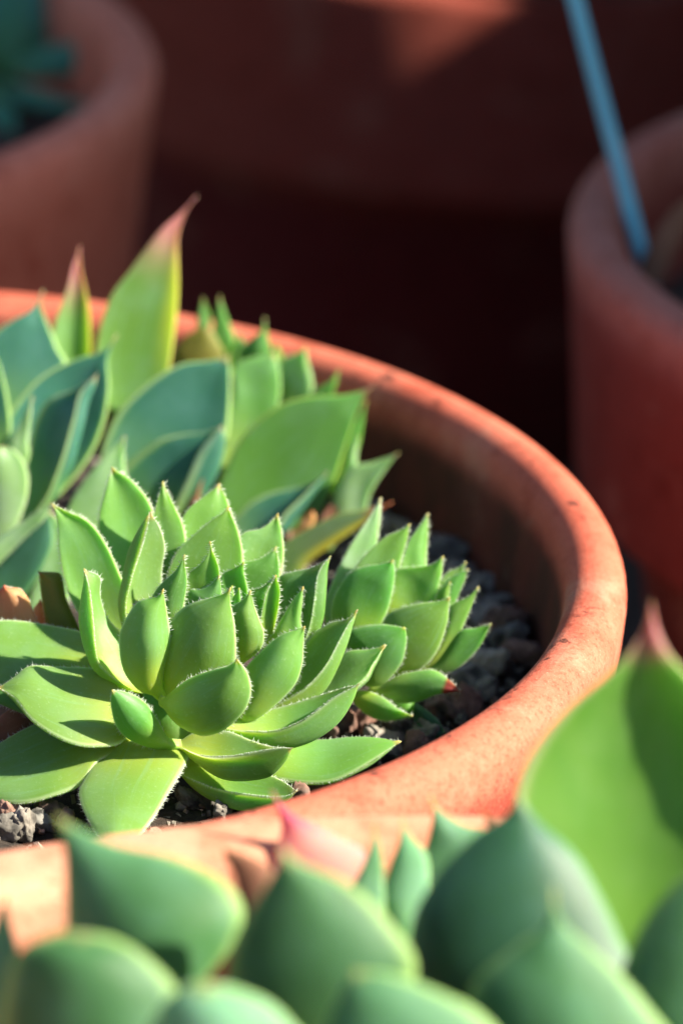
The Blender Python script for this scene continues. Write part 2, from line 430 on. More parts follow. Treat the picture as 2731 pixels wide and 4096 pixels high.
for k in range(7):
    y0 = 335.0 + k * 80
    board("blocker_plank", (-620.0, y0, 92.0), (232.0, y0 + 78, 112.0), BLOCKER_SHELF)
for x0, y0 in ((-615.0, 360.0), (-615.0, 830.0), (200.0, 750.0)):
    board("blocker_post", (x0, y0, GROUND_Z), (x0 + 30.0, y0 + 30.0, 91.5), BLOCKER_SHELF)
SCREEN = empty("light_blocker_screen", (410.0, 370.0, GROUND_Z))  # out of view, added to keep the sun off the rear pots
tag(SCREEN, "unseen upright planks added on the sunny side to shade the back pots", "screen")
SX = 400.0  # plank heights and gap shape the added shade and its sun spot
for y0, y1, z0, z1 in ((20, 65.6, GROUND_Z, 214), (66, 140, GROUND_Z, 440), (140.4, 212, GROUND_Z, 440), (212.4, 290, GROUND_Z, 440), (290.4, 362, GROUND_Z, 440),
                       (362.4, 420, GROUND_Z, 440), (420.4, 439.8, GROUND_Z, 179), (420.4, 439.8, 264, 440), (440.2, 500, GROUND_Z, 440), (500.4, 562, GROUND_Z, 440),
                       (562.4, 640, GROUND_Z, 440), (640.4, 720, GROUND_Z, 440)):
    board("plank", (SX, y0, z0), (SX + 18, y1, z1), SCREEN)
board("blocker_rail", (SX + 18.5, 20, 150), (SX + 36, 720, 174), SCREEN)
board("blocker_rail", (SX + 18.5, 66, 400), (SX + 36, 720, 424), SCREEN)

# ------------------------------------------------------------------ soil and stones
def soil(name, pot_o, cx, cy, z, rad, label, seed, dome=2.0):
    r_ = np.random.default_rng(seed)
    nr, ns = 34, 96
    V = [(0, 0, dome)]
    k1 = r_.uniform(0, 6, 8)
    for i in range(1, nr + 1):
        rr = rad * i / nr
        for j in range(ns):
            a = 2 * math.pi * j / ns
            x, y = rr * math.cos(a), rr * math.sin(a)
            zz = dome * (1 - (i / nr) ** 2) + 0.9 * math.sin(x * .21 + k1[0]) * math.cos(y * .25 + k1[1]) + .5 * math.sin(x * .63 + k1[2]) * math.sin(y * .55 + k1[3]) + r_.normal(0, .35)
            V.append((x, y, zz))
    Fc = [(0, 1 + j, 1 + (j + 1) % ns) for j in range(ns)]
    for i in range(nr - 1):
        for j in range(ns):
            a, b = 1 + i * ns + j, 1 + i * ns + (j + 1) % ns
            Fc.append((a, a + ns, b + ns, b))
    o = mesh_obj(name, V, Fc, M_SOIL)
    o.location = (cx * MM, cy * MM, z * MM)
    tag(o, label, "soil")
    return o
SOIL_Z = -18.0
SOIL_MAIN = soil("potting_soil", POT_MAIN, 0, 0, SOIL_Z, 97.0, "gritty soil of grey and brown pumice under the downy light green rosette", 3, 0.6)
SOIL_FRONT = soil("potting_soil", POT_FRONT, 83.3, -211.4, -9.0, 111.0, "dark soil beneath the broad green leaves of the pot with pale sunlit rim", 4)
SOIL_LEFT = soil("potting_soil", POT_LEFT, -90, 236, -20.0, 112.0, "dark soil around the slender teal leaves", 5)
SOIL_RIGHT = soil("potting_soil", POT_RIGHT, 207, 149.5, -22.0, 98.0, "dark soil that the blue plastic rod is stuck in", 6)
SOIL_BACK = soil("potting_soil", POT_BACK, 85, 570, -66.0, 88.0, "dark soil in the dark red pot with the tall overhanging lip", 8)

def stone_mesh(name, mat, seed):
    """crumbly, pitted lump of pumice"""
    import bmesh
    from mathutils import noise as mnoise
    r_ = np.random.default_rng(seed)
    bm = bmesh.new()
    bmesh.ops.create_icosphere(bm, subdivisions=4, radius=1.0)
    dirs = r_.normal(size=(11, 3)); dirs /= np.linalg.norm(dirs, axis=1)[:, None]
    cut = r_.uniform(.55, .95, 11)
    off = Vector(r_.uniform(-50, 50, 3))
    for v in bm.verts:
        p = np.array(v.co)
        d = p @ dirs.T
        s = 1.0
        for q in range(11):
            if d[q] > 0: s = min(s, cut[q] / max(d[q], 1e-3))
        c = Vector(p)
        s *= 1 + .20 * mnoise.noise(c * 2.2 + off) + .13 * mnoise.noise(c * 5.0 + off) + .09 * mnoise.noise(c * 11.0 + off)
        pit = mnoise.noise(c * 8.0 - off)
        if pit > .18: s -= .28 * (pit - .18)
        v.co = Vector(p * s * np.array([1.1, .9, .8]) * MM)
    me = bpy.data.meshes.new(name); bm.to_mesh(me); bm.free()
    me.polygons.foreach_set("use_smooth", [True] * len(me.polygons))
    me.materials.append(mat)
    return me
STONES = [stone_mesh("stone", M_STONE, 20 + i) for i in range(6)] + [stone_mesh("stone", M_STONE_RED, 40 + i) for i in range(4)]
def stone(parent, x, y, z, size, kind=None):
    me = STONES[kind] if kind is not None else random.choice(STONES)
    o = bpy.data.objects.new("stone", me)
    link(o, parent)
    o.matrix_parent_inverse = Matrix.Identity(4)
    p = parent.location
    o.location = (x * MM - p.x, y * MM - p.y, z * MM - p.z)
    o.rotation_euler = (random.uniform(0, 6), random.uniform(0, 6), random.uniform(0, 6))
    o.scale = (size, size * random.uniform(.75, 1.1), size * random.uniform(.7, 1.0))
    return o
# stones one can pick out in the main pot: (pixel u, v, radius mm, mesh index)
for u, v, s, kd in ((1830, 2250, 5.6, 1), (1770, 2200, 4.6, 2), (1880, 2330, 3.6, 0), (1960, 2300, 3.2, 3), (1890, 2430, 4.2, 4), (1960, 2520, 4.6, 5),
                    (2000, 2600, 4.4, 0), (2090, 2560, 4.8, 7), (2110, 2640, 3.6, 6), (1950, 2680, 4.0, 1), (1880, 2760, 3.4, 2), (1860, 2840, 3.6, 8),
                    (1930, 2790, 2.6, 3), (1780, 2860, 3.0, 6), (1620, 2940, 4.2, 4), (1540, 3000, 3.4, 1), (1690, 2960, 3.0, 0), (1440, 3060, 3.6, 2),
                    (1560, 2920, 2.8, 5), (1360, 2930, 3.6, 8), (1300, 2960, 3.0, 9), (1450, 2890, 3.0, 7), (2050, 2440, 3.4, 2), (2010, 2360, 3.0, 4),
                    (830, 3190, 4.0, 3), (760, 3215, 2.4, 1), (900, 3260, 2.6, 2), (60, 3270, 3.0, 7), (150, 3300, 2.8, 4), (10, 3340, 2.8, 5),
                    (210, 3265, 2.2, 9), (100, 3330, 3.0, 0), (260, 3310, 2.4, 6), (1000, 3250, 2.8, 5), (1250, 3170, 3.2, 4), (1180, 3230, 2.6, 8),
                    (1340, 3120, 2.4, 1), (40, 2930, 4.0, 9), (-20, 2880, 4.0, 8), (1900, 2120, 4.0, 4), (1960, 2200, 3.6, 9), (1650, 2090, 4.4, 2)):
    p = hitz(u, v, SOIL_Z + 1.0)
    if math.hypot(p[0], p[1]) + s > 95.5:
        q = (95.5 - s) / math.hypot(p[0], p[1]); p = np.array([p[0] * q, p[1] * q, p[2]])
    stone(SOIL_MAIN, p[0], p[1], SOIL_Z + 1.2 + s * 0.15, s, kd)
for i in range(190):
    a = random.uniform(-2.2, 1.5); r = 93.5 * math.sqrt(random.uniform(.12, 1.0)); s = random.uniform(.9, 2.8)
    if -2.0 < a < -.55 and 40 < r < 86: s *= .45
    r = min(r, 95 - s)
    stone(SOIL_MAIN, r * math.cos(a), r * math.sin(a), SOIL_Z + 1.0 + s * .4, s)
# fine grit
def grit(parent, cx, cy, z, rad, n, name="grit"):
    V, Fc = [], []
    for i in range(n):
        a = random.uniform(0, 2 * math.pi); r = rad * math.sqrt(random.random()); s = random.uniform(.3, .95)
        x, y = cx + r * math.cos(a), cy + r * math.sin(a)
        zz = z + random.uniform(.3, 1.8)
        b = len(V)
        R3 = [Vector((random.gauss(0, 1), random.gauss(0, 1), random.gauss(0, 1))).normalized() * s * random.uniform(.6, 1.2) for _ in range(3)]
        for q in R3:
            V.append((x + q.x, y + q.y, zz + q.z)); V.append((x - q.x, y - q.y, zz - q.z))
        for t in ((0, 2, 4), (2, 1, 4), (1, 3, 4), (3, 0, 4), (2, 0, 5), (1, 2, 5), (3, 1, 5), (0, 3, 5)):
            Fc.append(tuple(b + c for c in t))
    p = np.array(parent.location) / MM
    o = mesh_obj(name, np.array(V) - p, Fc, M_STONE, None, smooth=False)
    o.parent = parent
    tag(o, kind="stuff")
grit(SOIL_MAIN, 0, 0, SOIL_Z, 94, 5200)
grit(SOIL_RIGHT, 207, 149.5, -21.5, 94, 900)
grit(SOIL_LEFT, -90, 236, -19.5, 106, 900)

# ------------------------------------------------------------------ leaves
def catmull(pts, n):
    P = np.asarray(pts, float)
    P = np.vstack([2 * P[0] - P[1], P, 2 * P[-1] - P[-2]])
    out = []
    for i in range(1, len(P) - 2):
        p0, p1, p2, p3 = P[i - 1], P[i], P[i + 1], P[i + 2]
        # centripetal-like tension to avoid overshoot
        for t in np.linspace(0, 1, 16, endpoint=False):
            t2, t3 = t * t, t * t * t
            out.append(.5 * ((2 * p1) + (p2 - p0) * t + (2 * p0 - 5 * p1 + 4 * p2 - p3) * t2 + (3 * p1 - p0 - 3 * p2 + p3) * t3))
    out.append(P[-2])
    out = np.array(out)
    d = np.r_[0, np.cumsum(np.linalg.norm(np.diff(out, axis=0), axis=1))]
    # denser rows towards the point
    s = np.linspace(0, 1, n)
    s = s + 0.10 * np.sin(math.pi * s) * s
    s = np.clip(s / s[-1], 0, 1)
    return np.stack([np.interp(s * d[-1], d, out[:, k]) for k in range(out.shape[1])], 1), s

NR, NC = 30, 12
def leaf(plant, D0, base, tip, L, R, db, dt, bulge=0.1, bow=0.0, dl=0.0, dr=0.0, K=None, dk=-2.0, thick=2.0, mat=None, hair=0.0,
         name="leaf", wave=0.12, label=None, keel=0.55):
    """One leaf. base / tip / margins L, R (and the keel outline K of a folded leaf) are directions given as photo pixels;
    D0 - d is the distance (mm) along the view axis, db at the foot and dt at the point."""
    def curve3(pts, off):
        c, s = catmull([base] + list(pts) + [tip], NR)
        d = db + (dt - db) * s + bow * 4 * s * (1 - s) + off * np.sin(math.pi * s) ** .8
        return np.array([at(c[i, 0], c[i, 1], D0 - d[i]) for i in range(NR)]), s
    A, s = curve3(L, dl)
    B, _ = curve3(R, dr)
    mid = (A + B) / 2
    wv = B - A
    w = np.linalg.norm(wv, axis=1)
    tang = np.gradient(mid, axis=0)
    n = np.cross(wv, tang)
    nn = np.linalg.norm(n, axis=1)
    ok = w > 0.25
    n[ok] /= nn[ok][:, None]
    good = np.where(ok)[0]
    for i in range(NR):
        if not ok[i]: n[i] = n[good[np.argmin(abs(good - i))]]
    sg = np.sign(((CAM - mid) * n).sum(1)); n *= sg[:, None]
    # smooth normals along the leaf
    for _i in range(3):
        n[1:-1] = (n[:-2] + 2 * n[1:-1] + n[2:]) / 4
    n /= np.linalg.norm(n, axis=1)[:, None]
    # smallest half width, so that foot and point stay solid
    side = np.where(w[:, None] > 1e-6, wv / np.maximum(w, 1e-6)[:, None], RT)
    for i in range(NR):
        if not ok[i]: side[i] = side[good[np.argmin(abs(good - i))]]
    wmin = np.where(s < .5, 1.6, 0.28)
    grow = np.maximum(0, wmin - w) / 2
    A = A - side * grow[:, None]; B = B + side * grow[:, None]
    w = np.maximum(w, wmin)
    th = thick * np.clip(np.minimum(1.0, w / (thick * 2.6)), .12, 1)
    if K is not None:
        Kc, _ = curve3(K, dk)
        O = Kc
        I = (A + B) / 2 + (Kc - (A + B) / 2) * keel
        # inner face must stay clear of the outer face
    else:
        I = (A + B) / 2 + n * (bulge * w)[:, None]
        O = I - n * th[:, None]
    V = np.zeros((NR, 2 * NC, 3)); along = np.zeros((NR, 2 * NC)); across = np.zeros((NR, 2 * NC))
    t = np.cos(np.linspace(math.pi, 0, NC + 1))        # denser at the margins
    ph = rng.uniform(0, 6, 4)
    for i in range(NR):
        c0 = (A[i] + B[i]) / 2
        hw = (B[i] - A[i]) / 2
        wob = wave * (np.sin(3 * t + ph[0] + 5 * s[i]) + .6 * np.sin(9 * s[i] + ph[1] + 2 * t)) * (1 - t * t)
        front = c0 + hw * t[:, None] + (I[i] - c0) * (1 - t * t)[:, None] + n[i] * (wob + 0.22 * th[i] * np.sqrt(np.clip(1 - t ** 2, 0, 1)) - .0)[:, None]
        back = c0 + hw * t[:, None] + (O[i] - c0) * (1 - np.abs(t) ** 2.2)[:, None]
        if K is None:
            back = c0 + hw * t[:, None] + (I[i] - c0) * (1 - t * t)[:, None] - n[i] * (th[i] * np.sqrt(np.clip(1 - t ** 2, 0, 1)))[:, None]
        V[i, :NC + 1] = front
        V[i, NC + 1:] = back[1:-1][::-1]
        along[i] = s[i]
        across[i, :NC + 1] = t
        across[i, NC + 1:] = t[1:-1][::-1]
    m2 = 2 * NC
    Fc = []
    for i in range(NR - 1):
        for j in range(m2):
            j2 = (j + 1) % m2
            Fc.append((i * m2 + j, i * m2 + j2, (i + 1) * m2 + j2, (i + 1) * m2 + j))
    Vf = V.reshape(-1, 3)
    al, ac = along.ravel(), across.ravel()
    c0, c1 = len(Vf), len(Vf) + 1
    Vf = np.vstack([Vf, V[0].mean(0), V[-1].mean(0) + (V[-1].mean(0) - V[-3].mean(0)) * .3])
    al = np.r_[al, 0, 1]; ac = np.r_[ac, 0, 0]
    for j in range(m2):
        Fc.append((c0, (j + 1) % m2, j))
        Fc.append((c1, (NR - 1) * m2 + j, (NR - 1) * m2 + (j + 1) % m2))
    org = np.array(plant.location) / MM
    o = mesh_obj(name, Vf - org, Fc, mat, None, attrs={"along": al, "across": ac})
    o.parent = plant
    if label: o["label"] = label
    import bmesh
    bm = bmesh.new(); bm.from_mesh(o.data); bmesh.ops.recalc_face_normals(bm, faces=bm.faces); bm.to_mesh(o.data); bm.free()
    if hair > 0:
        HV, HF = [], []
        for M, sgn in ((A, -1), (B, 1)):
            seg = np.r_[0, np.cumsum(np.linalg.norm(np.diff(M, axis=0), axis=1))]
            cnt = int(seg[-1] / 0.18)
            tg = np.gradient(M, axis=0); tg /= np.maximum(np.linalg.norm(tg, axis=1), 1e-6)[:, None]
            for q in range(cnt):
                dd = (q + rng.uniform(0, 1)) * seg[-1] / cnt
                sl = dd / seg[-1]
                if sl < .22 or rng.random() < .16: continue
                clump = .5 + .5 * math.sin(dd * 2.1 + ph[2]) * math.sin(dd * 5.3 + ph[3])
                if clump < .12 and rng.random() < .6: continue
                f = np.interp(dd, seg, np.arange(NR)); i0 = min(int(f), NR - 2); fr = f - i0
                P = M[i0] * (1 - fr) + M[i0 + 1] * fr
                sd = side[i0] * sgn; nv = n[i0]; tv = tg[i0]
                ln = hair * rng.uniform(.35, 1.15) * min(1, .45 + sl) * (.65 + .55 * clump)
                dr_ = sd + tv * rng.normal(.25, .30) + nv * rng.normal(.1, .35)
                dr_ /= np.linalg.norm(dr_)
                e1 = np.cross(dr_, nv); e1 /= max(np.linalg.norm(e1), 1e-6); e2 = np.cross(dr_, e1)
                r0 = 0.045
                b = len(HV)
                P = P - dr_ * .10
                for a in (0, 2.094, 4.189):
                    HV.append(P + (e1 * math.cos(a) + e2 * math.sin(a)) * r0)
                HV.append(P + dr_ * (ln + .1))
                HF += [(b, b + 1, b + 3), (b + 1, b + 2, b + 3), (b + 2, b, b + 3)]
        h = mesh_obj("hair_fringe", np.array(HV) - org, HF, M_HAIR, None)
        h.parent = o
        tag(h, kind="stuff")
    return o

def plant(name, pos, label, category="succulent"):
    o = empty(name, pos)
    tag(o, label, category, "houseleek rosettes in the pots")
    return o, depth_of(pos)

# ---- the downy light green rosette in focus
PM, DM = plant("houseleek_rosette", hitz(690, 2880, -10.0), "downy light green houseleek rosette with hair-fringed leaves, in sharp focus")
HM = 0.6
def M(base, tip, L, R, db, dt, mat=M_FRESH, hair=HM, **kw):
    return leaf(PM, DM, base, tip, L, R, db, dt, mat=mat, hair=hair, **kw)
M((600, 2700), (449, 1873), [(500, 2420), (415, 2220), (393, 2087), (425, 1950)], [(640, 2500), (640, 2250), (612, 2040), (530, 1925)], -5, -12, bulge=-.12)
M((600, 2720), (210, 2017), [(400, 2560), (310, 2450), (262, 2340), (235, 2200), (232, 2100)], [(610, 2560), (500, 2340), (432, 2190), (360, 2090), (270, 2045)], -2, -6, bulge=-.15)
M((690, 2650), (652, 1930), [(630, 2400), (605, 2230), (612, 2090), (632, 1990)], [(730, 2400), (745, 2230), (735, 2110), (690, 2010)], -4, -7, bulge=-.10)
M((640, 2700), (600, 2050), [(650, 2500), (648, 2290), (661, 2190), (640, 2110)], [(545, 2600), (503, 2452), (528, 2311), (563, 2206), (590, 2110)], 1, 1.7,
  K=[(540, 2590), (490, 2430), (497, 2330), (519, 2206), (560, 2110)], dk=-1.5, dl=-2.5, dr=1.0)
M((800, 2600), (877, 1937), [(740, 2300), (720, 2130), (745, 2045), (820, 1982)], [(930, 2350), (945, 2150), (915, 2020)], -6, -12, bulge=-.08)
M((790, 2640), (912, 2029), [(680, 2420), (668, 2310), (700, 2220), (745, 2165), (840, 2085), (890, 2052)], [(900, 2450), (960, 2330), (973, 2230), (955, 2130), (930, 2070)], -3, -2.4, bulge=-.06)
M((900, 2660), (1110, 2058), [(900, 2400), (930, 2220), (965, 2137), (1050, 2112)], [(1040, 2480), (1110, 2350), (1135, 2230), (1128, 2130)], -4, -8, bulge=-.10)
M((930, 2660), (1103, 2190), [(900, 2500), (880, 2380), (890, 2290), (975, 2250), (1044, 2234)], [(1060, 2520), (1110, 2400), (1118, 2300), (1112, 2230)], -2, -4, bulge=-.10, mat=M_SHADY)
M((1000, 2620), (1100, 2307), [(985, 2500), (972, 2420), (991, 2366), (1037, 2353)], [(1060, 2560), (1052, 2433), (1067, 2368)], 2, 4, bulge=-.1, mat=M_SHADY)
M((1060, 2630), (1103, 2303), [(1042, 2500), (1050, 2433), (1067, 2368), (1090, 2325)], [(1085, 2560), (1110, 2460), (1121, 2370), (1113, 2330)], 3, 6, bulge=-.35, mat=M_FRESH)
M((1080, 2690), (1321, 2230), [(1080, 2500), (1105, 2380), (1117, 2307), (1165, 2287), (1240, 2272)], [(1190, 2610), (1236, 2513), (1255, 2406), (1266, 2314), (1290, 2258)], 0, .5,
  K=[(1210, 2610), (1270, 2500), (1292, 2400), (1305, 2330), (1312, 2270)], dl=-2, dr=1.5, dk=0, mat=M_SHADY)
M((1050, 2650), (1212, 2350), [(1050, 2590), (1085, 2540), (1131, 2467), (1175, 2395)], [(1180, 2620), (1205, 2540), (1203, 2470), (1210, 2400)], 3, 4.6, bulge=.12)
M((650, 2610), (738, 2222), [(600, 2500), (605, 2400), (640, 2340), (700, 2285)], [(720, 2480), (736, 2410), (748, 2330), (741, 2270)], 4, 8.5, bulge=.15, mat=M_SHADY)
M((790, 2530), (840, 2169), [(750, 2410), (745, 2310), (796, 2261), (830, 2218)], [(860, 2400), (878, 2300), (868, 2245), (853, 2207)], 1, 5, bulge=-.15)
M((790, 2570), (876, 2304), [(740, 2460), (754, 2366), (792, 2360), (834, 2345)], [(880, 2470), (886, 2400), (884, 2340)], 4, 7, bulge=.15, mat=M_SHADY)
M((920, 2550), (974, 2251), [(890, 2450), (880, 2340), (890, 2297), (940, 2272)], [(980, 2450), (990, 2360), (977, 2300)], 2, 5, bulge=-.12, mat=M_BUD)
M((935, 2490), (956, 2354), [(922, 2440), (930, 2395)], [(958, 2430), (962, 2390)], 5, 7.0, bulge=.1, mat=M_BUD, hair=.4)
M((920, 2520), (928, 2345), [(890, 2450), (900, 2400)], [(940, 2440), (938, 2395)], 3.5, 6.0, bulge=.1, mat=M_BUD, hair=.4)
M((920, 2710), (1002, 2366), [(915, 2600), (918, 2480), (930, 2429), (968, 2402)], [(968, 2660), (1040, 2600), (1057, 2535), (1037, 2475), (1016, 2420)], 6, 9.5, bulge=.2)
M((655, 2790), (920, 2356), [(640, 2650), (650, 2540), (690, 2475), (745, 2423), (830, 2395), (890, 2378)], [(760, 2800), (870, 2740), (935, 2660), (945, 2600), (938, 2500), (922, 2415)], 7, 13.5, bulge=.2)
M((652, 2790), (652, 2360), [(600, 2780), (547, 2756), (495, 2685), (477, 2590), (484, 2515), (547, 2412), (625, 2388)], [(655, 2720), (661, 2665), (680, 2600), (684, 2553), (672, 2470), (662, 2410)], 8, 13.5, bulge=.3)
M((645, 2806), (948, 2641), [(659, 2791), (720, 2740), (772, 2707), (850, 2680), (910, 2665)], [(670, 2850), (715, 2905), (793, 2942), (850, 2940), (905, 2915), (975, 2850), (1003, 2777), (995, 2710), (972, 2665)], 9, 17, bulge=.26, thick=1.8)
M((716, 2982), (449, 2762), [(672, 2950), (630, 2880), (590, 2820), (545, 2785), (490, 2765)], [(670, 2997), (617, 2998), (560, 2980), (505, 2952), (465, 2905), (449, 2850), (443, 2800)], 9, 16, bulge=.28, thick=1.8, mat=M_SHADY)
M((600, 2780), (337, 2279), [(540, 2720), (500, 2560), (430, 2470), (402, 2380), (403, 2310), (372, 2290)], [(500, 2745), (400, 2660), (381, 2574), (376, 2500), (368, 2420), (356, 2345)], 5, 8,
  K=[(490, 2752), (400, 2690), (354, 2615), (326, 2540), (315, 2470), (323, 2400), (336, 2330)], dl=-2.5, dr=1.5, dk=0)
M((520, 2810), (-4, 2752), [(449, 2720), (380, 2675), (231, 2667), (119, 2664), (55, 2710)], [(500, 2960), (379, 2988), (267, 2966), (140, 2889), (63, 2795)], 7, 10, bulge=.03, bow=2, dl=-5, dr=4)
M((560, 2760), (-150, 2620), [(450, 2590), (337, 2531), (210, 2503), (100, 2485), (0, 2482), (-80, 2520)], [(450, 2770), (300, 2765), (119, 2750), (0, 2745), (-90, 2700)], 2, 0, bulge=-.03, dl=-4, dr=3)
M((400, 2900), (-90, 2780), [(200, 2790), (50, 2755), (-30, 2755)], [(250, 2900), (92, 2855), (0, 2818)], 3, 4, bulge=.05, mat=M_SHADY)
M((600, 2960), (-140, 3130), [(400, 2880), (250, 2860), (133, 2900), (0, 2973), (-80, 3050)], [(470, 3010), (386, 3050), (316, 3142), (210, 3186), (105, 3212), (0, 3207), (-80, 3175)], 5, 11, bulge=.05, bow=1, dl=-5, dr=5)
M((560, 2960), (460, 3400), [(430, 2990), (386, 3020), (340, 3115), (316, 3163), (325, 3220), (351, 3275), (395, 3345)], [(740, 2990), (751, 3037), (701, 3128), (667, 3184), (620, 3262), (550, 3345)], 2, 30, bulge=.06, bow=-1.5)
M((690, 3005), (1186, 3166), [(760, 3025), (950, 3060), (1090, 3105), (1150, 3138)], [(700, 3080), (820, 3140), (908, 3165), (1000, 3178), (1100, 3188), (1155, 3182)], 8, 13,
  K=[(740, 3100), (807, 3170), (912, 3222), (982, 3238), (1080, 3233), (1150, 3202)], dl=-2, dr=1.5, dk=0)
M((705, 2978), (1167, 2994), [(780, 2930), (905, 2925), (1000, 2960), (1080, 2985)], [(723, 2990), (814, 3023), (930, 3022), (1038, 3003), (1120, 2992)], 9, 15.5,
  K=[(740, 3010), (772, 3037), (877, 3107), (982, 3124), (1080, 3108), (1140, 3050)], dl=-2.5, dr=1.5, dk=0)
M((850, 2990), (1596, 2968), [(1000, 2940), (1254, 2961), (1400, 2950), (1500, 2952)], [(950, 3090), (1115, 3118), (1220, 3133), (1324, 3127), (1420, 3085), (1520, 3022)], 3, 6, bulge=.10, thick=2.0, dl=-4, dr=3)
M((850, 2890), (1434, 2738), [(900, 2860), (1090, 2835), (1250, 2790), (1350, 2758)], [(914, 2916), (1010, 2925), (1110, 2920), (1216, 2876), (1321, 2797), (1395, 2757)], 8, 9.5,
  K=[(923, 2935), (1000, 2975), (1115, 2994), (1202, 2982), (1289, 2944), (1359, 2888), (1412, 2805)], dl=-2.5, dr=1.5, dk=0)
M((1000, 2850), (1537, 2584), [(1200, 2760), (1340, 2640), (1400, 2603), (1470, 2599)], [(1150, 2880), (1300, 2830), (1447, 2727), (1490, 2660)], 2, 1, bulge=-.10, dl=-3, dr=2)
M((980, 2820), (1428, 2446), [(1150, 2650), (1250, 2540), (1279, 2516), (1330, 2487), (1380, 2480)], [(1060, 2840), (1096, 2822), (1195, 2768), (1251, 2722), (1310, 2650), (1352, 2570), (1390, 2500)], 4, 4,
  K=[(1060, 2860), (1110, 2862), (1190, 2835), (1293, 2755), (1345, 2665), (1388, 2570), (1412, 2500)], dl=-2.5, dr=1.5, dk=0)
M((930, 2860), (1217, 2509), [(970, 2720), (984, 2671), (1050, 2600), (1117, 2544), (1180, 2520)], [(985, 2890), (1061, 2855), (1174, 2748), (1209, 2657), (1214, 2580)], 7, 9.5, bulge=.24)
M((690, 3000), (600, 2730), [(600, 2960), (555, 2840)], [(790, 2960), (730, 2800)], 4, 6, bulge=.15, mat=M_SHADY, hair=0)
M((740, 3010), (860, 2760), [(690, 2950), (720, 2830)], [(960, 2980), (980, 2850)], 3, 4, bulge=.15, mat=M_SHADY, hair=0)
leaf(PM, DM, (700, 3060), (860, 2600), [(560, 2980), (520, 2820), (600, 2680)], [(900, 3040), (1000, 2900), (1000, 2700)], 0, -2, bulge=.2, thick=9.0, mat=M_SHADY, name="stem")
# withering leaves at its foot
leaf(PM, DM, (100, 2760), (18, 2342), [(-60, 2600), (-40, 2440), (-8, 2368)], [(170, 2580), (124, 2420), (102, 2378), (80, 2354), (48, 2350)], -5, -5.5, bulge=.03, thick=.9, mat=M_DRY, hair=.3, wave=.5, label="dried orange leaf")
leaf(PM, DM, (330, 2780), (156, 2288), [(205, 2560), (184, 2492), (166, 2390), (158, 2320)], [(340, 2570), (313, 2506), (264, 2390), (246, 2300), (205, 2288)], -7, -8, bulge=.05, mat=M_WITHER, hair=.3, wave=.35, label="withering olive leaf")
leaf(PM, DM, (330, 2640), (160, 2400), [(150, 2520), (130, 2450)], [(230, 2560), (190, 2440)], -9, -10, bulge=.05, mat=M_DRY)
leaf(PM, DM, (200, 2860), (-60, 2960), [(120, 2830), (20, 2850)], [(150, 2900), (50, 2960)], 2, 4, bulge=.05, mat=M_BROWN, label="dead brown leaf")

# ---- smaller rosette on its right
PR, DR = plant("houseleek_rosette", hitz(1500, 2740, -12.0), "small tight light green rosette between the downy rosette and dark pumice, one red-tipped leaf")
HR = 0.5
def Rr(base, tip, L, R, db, dt, mat=M_FRESH, hair=HR, **kw):
    return leaf(PR, DR, base, tip, L, R, db, dt, mat=mat, hair=hair, **kw)
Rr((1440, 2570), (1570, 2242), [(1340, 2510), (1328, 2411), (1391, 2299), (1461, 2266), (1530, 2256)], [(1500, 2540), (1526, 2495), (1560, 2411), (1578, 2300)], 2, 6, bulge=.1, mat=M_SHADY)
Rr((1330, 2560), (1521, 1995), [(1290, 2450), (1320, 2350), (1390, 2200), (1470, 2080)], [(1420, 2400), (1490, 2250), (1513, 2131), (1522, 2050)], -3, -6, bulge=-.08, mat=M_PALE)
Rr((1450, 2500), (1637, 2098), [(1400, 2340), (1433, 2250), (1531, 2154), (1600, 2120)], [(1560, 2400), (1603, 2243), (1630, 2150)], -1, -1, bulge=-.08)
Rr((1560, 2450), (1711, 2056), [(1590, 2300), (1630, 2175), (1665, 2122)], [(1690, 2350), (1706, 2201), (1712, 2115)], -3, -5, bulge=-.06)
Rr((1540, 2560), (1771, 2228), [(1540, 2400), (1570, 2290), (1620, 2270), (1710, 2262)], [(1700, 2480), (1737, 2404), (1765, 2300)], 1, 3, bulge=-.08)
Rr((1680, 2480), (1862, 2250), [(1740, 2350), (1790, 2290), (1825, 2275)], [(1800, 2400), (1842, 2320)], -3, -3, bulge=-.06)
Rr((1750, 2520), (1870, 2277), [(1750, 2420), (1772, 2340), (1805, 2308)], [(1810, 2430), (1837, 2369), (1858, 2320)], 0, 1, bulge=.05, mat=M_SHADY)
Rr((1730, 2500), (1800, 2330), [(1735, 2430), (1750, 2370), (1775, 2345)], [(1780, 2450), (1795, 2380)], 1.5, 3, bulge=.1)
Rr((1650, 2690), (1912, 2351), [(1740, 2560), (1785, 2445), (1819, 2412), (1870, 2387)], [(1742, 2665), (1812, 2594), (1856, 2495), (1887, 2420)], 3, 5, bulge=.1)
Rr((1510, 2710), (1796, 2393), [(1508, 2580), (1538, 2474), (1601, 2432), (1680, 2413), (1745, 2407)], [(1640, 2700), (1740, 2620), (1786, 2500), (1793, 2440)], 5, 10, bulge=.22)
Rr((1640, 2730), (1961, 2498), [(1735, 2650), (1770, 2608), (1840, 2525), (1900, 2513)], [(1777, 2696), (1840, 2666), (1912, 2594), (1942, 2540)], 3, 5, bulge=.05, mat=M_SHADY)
Rr((1470, 2730), (1618, 2512), [(1370, 2650), (1384, 2537), (1433, 2510), (1524, 2500), (1580, 2506)], [(1531, 2738), (1603, 2657), (1622, 2587), (1624, 2540)], 7, 12, bulge=.2, mat=M_SHADY)
